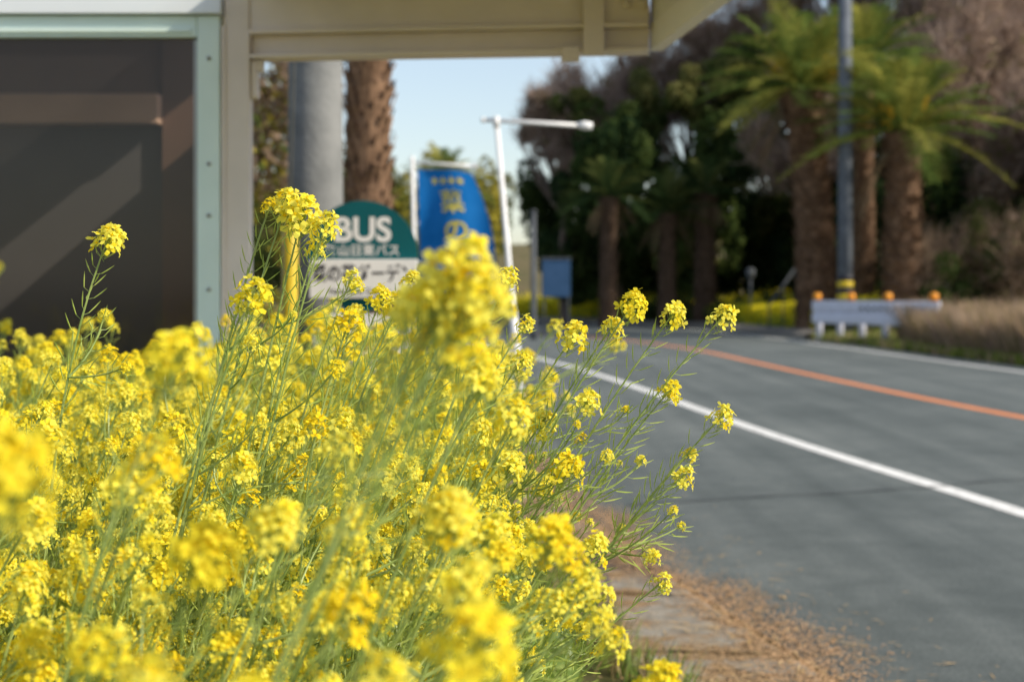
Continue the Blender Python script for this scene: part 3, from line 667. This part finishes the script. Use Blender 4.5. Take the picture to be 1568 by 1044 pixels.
def leaf(Q, M, c, az, L, rng, tilt=.5):
    o = np.array([math.cos(az),math.sin(az),0]); s_ = np.array([-math.sin(az),math.cos(az),0]); up = np.array([0,0,1.])
    ps = [c, c+o*L*.3+up*L*tilt*.35, c+o*L*.7+up*L*tilt*.4, c+o*L+up*L*(tilt*.1)]; ws = [.004,.13*L,.12*L,.004]
    q = np.array([[ps[i]-s_*ws[i], ps[i]+s_*ws[i], ps[i+1]+s_*ws[i+1], ps[i+1]-s_*ws[i+1]] for i in range(3)]); Q.append(q); M.append(np.full(3,6))
def plant(seed, H=1.25, nb=13, spread=.20, lean=.22):
    rng = np.random.default_rng(seed); Q, M = [], []
    tip = np.array([lean*rng.uniform(.6,1.3), rng.uniform(-.08,.08), H]); ctl = np.array([rng.uniform(-.03,.05), rng.uniform(-.04,.04), H*.55])
    P = branch(Q, M, (0,0,-.02), ctl, tip, .006, .0018, rng, 1.0, 16, .2, 18)
    for i in range(nb):
        f = rng.uniform(.32,.88); j = int(f*17); a = P[j]; az = i*2.39996+rng.uniform(-.4,.4); s_ = spread*rng.uniform(.45,1.25)
        zt = a[2]+(H-a[2])*rng.uniform(.30,1.0)
        zt = max(zt, .5)
        e = np.array([a[0]+math.cos(az)*s_+lean*.35, a[1]+math.sin(az)*s_, zt]); c = a+np.array([math.cos(az)*s_*.75, math.sin(az)*s_*.75, (zt-a[2])*.35])
        branch(Q, M, a, c, e, .003, .0013, rng, rng.uniform(.6,1.02), int(rng.integers(8,14)), .15, 10)
        if rng.random() < .5: leaf(Q, M, a, az, rng.uniform(.05,.10), rng)
    for i in range(14):
        j = int(rng.uniform(.05,.6)*17); leaf(Q, M, P[j], rng.uniform(0,6.28), rng.uniform(.09,.2), rng, rng.uniform(.0,.9))
    return quads('rapeseed_plant_mesh', np.concatenate(Q), RM, np.concatenate(M))
VAR = [plant(100+i, H=random.uniform(1.12,1.32), nb=random.randint(13,18)) for i in range(10)]
RF = empty('rapeseed_field', (-1, 4, 0))
cnt = 0
def put_plant(x, y, s_, rz):
    global cnt
    ob = bpy.data.objects.new('plant', VAR[random.randrange(len(VAR))]); link(ob, RF)
    ob.location = (x, y, 0); ob.rotation_euler = (random.uniform(-.05,.05), random.uniform(-.04,.14), rz); ob.scale = (s_, s_, s_*random.uniform(.95,1.05)); cnt += 1
pts = []
tries = 0
while tries < 14000 and len(pts) < 430:
    tries += 1
    y = random.uniform(1.05, 6.6); x = random.uniform(-.36*y-.55, -.30+(-.04 if y < 3 else .0))
    md = .112 if y < 2.6 else .15
    if all((x-a)**2+(y-b_)**2 > md*md for a, b_ in pts): pts.append((x, y))
for x, y in pts:
    tgt = 1.07 if y < 1.7 else (1.15 if y < 2.4 else (1.20 if y < 4 else 1.25))
    if x < -.25*y: tgt -= .03
    put_plant(x, y, tgt/1.22*random.uniform(.82,1.03), random.uniform(-.6,.6))
n = 34000; yy = R.uniform(1, 9, n); xx = R.uniform(0,1,n); xr = f_asph(yy)-.80+.08*np.sin(yy*5); xr = np.minimum(xr, .25)
xx = -.4*yy-1.0+xx*(.4*yy+1.0+xr); zz = R.uniform(.0,.42,n)*np.clip((.25-xx)*2.5,.12,1)
P = np.stack([xx,yy,zz],1); a = unit(R.normal(size=(n,3))+np.array([0,0,.3]))*R.uniform(.02,.06,n)[:,None]; b_ = unit(np.cross(a, R.normal(size=(n,3))))*R.uniform(.006,.018,n)[:,None]
qobj('undergrowth', np.stack([P+a,P+b_,P-a,P-b_],1), [m_lf, m_stem], R.choice(2, n, p=[.7,.3]), RF)
def fx(n):
    y = R.uniform(3.2, 14, n); x = f_asph(y)-.74+R.normal(0,.05,n)+.05*np.sin(y*6); return np.stack([x,y,np.full(n,.0)],1)
grass('edge_weeds', fx, 5000, .14, [m_lf, m_straw, LM[1]], [.45,.3,.25], .003, lean=(.3,0))

HERO = [(-.693,1.505,2.7,1.25),(-.346,1.541,2.6,1.35),(-.373,1.560,2.62,1.0),(-.305,1.522,2.58,1.1),(-.325,1.482,2.6,.75),(-.408,1.555,2.65,.55),
 (.215,1.389,2.7,.95),(.283,1.372,2.7,1.0),(.371,1.368,2.7,1.0),(.112,1.336,2.7,1.05),(.179,1.347,2.75,.8),(.277,1.240,2.7,.7),(.367,1.194,2.7,.95),
 (.300,1.090,2.7,.85),(.311,1.126,2.72,.6),(-.005,1.434,2.7,.8),(.027,1.353,2.7,.7),(.131,1.225,2.65,1.0),(.097,1.113,2.65,1.1),(.254,.926,2.6,.8),
 (.131,1.02,2.4,.9),(.129,.978,2.2,1.0),(.134,.962,2.0,.9),(.177,.964,1.8,.85),(.044,.792,2.6,.7),(.005,1.25,2.0,1.1),(.06,1.18,2.8,1.0),(.02,1.28,2.9,1.0),(.06,1.05,2.9,.9),(.0,1.12,2.6,1.1),(.02,.98,2.5,1.1),(.06,.90,2.45,1.0),
 (-.040,1.432,1.35,1.15),(-.062,1.404,1.35,1.1),(-.026,1.409,1.33,1.0),(-.047,1.375,1.37,1.1),(-.083,1.392,1.4,.75),(-.03,1.385,1.38,.8),
 (-.294,1.353,1.4,1.15),(-.319,1.296,1.0,1.1),(-.33,1.27,1.02,.9),(-.059,1.2,1.5,1.15),(-.052,1.185,1.5,.9),(-.035,1.167,1.3,1.1),(-.022,1.163,1.1,1.15),(-.271,1.178,1.4,1.15),
 (-.142,1.126,1.4,1.1),(-.033,1.31,1.8,1.0),(.047,1.144,1.7,1.0),(.062,1.12,1.72,.9),(-.341,1.25,1.5,1.0),(-.222,1.187,1.5,1.0),(-.198,1.227,1.8,1.0),(-.394,1.41,2.4,1.15),(-.41,1.395,2.42,.9),(-.408,1.425,1.2,.6),
 (-.29,1.37,2.9,.9),(-.17,1.36,3.1,.8),(-.10,1.38,3.0,.9),(-.24,1.40,2.9,.9),(-.306,1.435,3.0,.8),(-.19,1.435,3.0,.8),(-.20,1.39,2.8,.9),(-.13,1.41,2.9,.9),(-.27,1.36,2.6,1.0),(-.08,1.36,2.7,1.0),
 (-.10,1.10,1.25,1.0),(-.20,1.09,1.2,1.0),(-.27,1.12,1.15,1.0),(-.34,1.11,1.3,1.0),(-.16,1.17,1.6,1.0),(-.42,1.2,1.7,1.0)]
hr = np.random.default_rng(55)
Q, M = [], []
for x, z, y, s_ in HERO:
    dx = .30+.55*max(0,x+.05)+hr.uniform(-.05,.08)
    if x < -.25: dx = .16+hr.uniform(0,.06)
    base = (x-dx-.12, y+hr.uniform(-.1,.15), 0.0)
    if x < -.6: base = (x-.08, y, 0)
    ctl = (x-dx*.85+hr.uniform(-.02,.03), y+hr.uniform(-.05,.05), z*(.62 if x>-.25 else .7))
    ln = .30 if x > .1 or x < -.3 else .2
    P = branch(Q, M, base, ctl, (x, y, z), .0044 if y > 1.6 else .0032, .0014 if y > 1.6 else .0011, hr, s_, int(28*ln/.25), ln, 22)
    if x > .05 or x < -.3:
        for k_ in range(5 if x > .05 else 2):
            j = int(hr.integers(10,18)); a = P[j]; e = a+np.array([hr.uniform(.02,.15), hr.uniform(-.09,.09), hr.uniform(.0,.13)])
            if z > 1.3: e[2] = min(e[2], z-.03)
            branch(Q, M, a, a+(e-a)*.5+np.array([.02,0,-.01]), e, .002, .001, hr, hr.uniform(.15,.55), 13, .11, 8)
    if hr.random() < .6: leaf(Q, M, P[11], hr.uniform(-.5,.5), hr.uniform(.05,.1), hr)
qobj('flowering_stems', np.concatenate(Q), RM, np.concatenate(M), RF)
print('plants', cnt)

# ------------------------------------------------------------ light, world, camera
sv = Vector((.78, -.30, .62)).normalized(); el = math.asin(sv.z); az = math.atan2(sv.x, sv.y)
w = bpy.data.worlds.new('World'); sc.world = w; w.use_nodes = True; nt = w.node_tree; nt.nodes.clear()
o = nt.nodes.new('ShaderNodeOutputWorld'); bg = nt.nodes.new('ShaderNodeBackground'); sk = nt.nodes.new('ShaderNodeTexSky')
sk.sky_type = 'NISHITA'; sk.sun_disc = False; sk.sun_elevation = el; sk.sun_rotation = az; sk.dust_density = 1.0; sk.air_density = 1.0; sk.ozone_density = 1.0
bg.inputs['Strength'].default_value = .15
sky_add = nt.nodes.new('ShaderNodeMix'); sky_add.data_type = 'RGBA'; sky_add.blend_type = 'ADD'; sky_add.inputs[0].default_value = 1.0
sky_add.inputs[7].default_value = (1.15, 1.05, .95, 1)      # constant colour added to whiten the sky and lift ambient light
nt.links.new(sk.outputs[0], sky_add.inputs[6]); nt.links.new(sky_add.outputs[2], bg.inputs[0]); nt.links.new(bg.outputs[0], o.inputs[0])
sd = bpy.data.lights.new('sun', 'SUN'); sd.energy = 5.0; sd.angle = math.radians(.5); sd.color = (1, .90, .74)
so = bpy.data.objects.new('sun', sd); COL.objects.link(so); so.rotation_euler = sv.to_track_quat('Z', 'Y').to_euler(); so.location = (20, 10, 30)
cd = bpy.data.cameras.new('camera'); cam = bpy.data.objects.new('camera', cd); COL.objects.link(cam)
cam.location = (0, 0, 1.4); cam.rotation_euler = (math.radians(90), 0, 0)
cd.lens = 55; cd.sensor_width = 36; cd.shift_y = -.0459; cd.clip_start = .05; cd.clip_end = 6000
cd.dof.use_dof = True; cd.dof.focus_distance = 2.68; cd.dof.aperture_fstop = 4.0; cd.dof.aperture_blades = 9
sc.camera = cam
sc.view_settings.view_transform = 'Standard'; sc.view_settings.look = 'None'; sc.view_settings.exposure = 0; sc.view_settings.gamma = 1
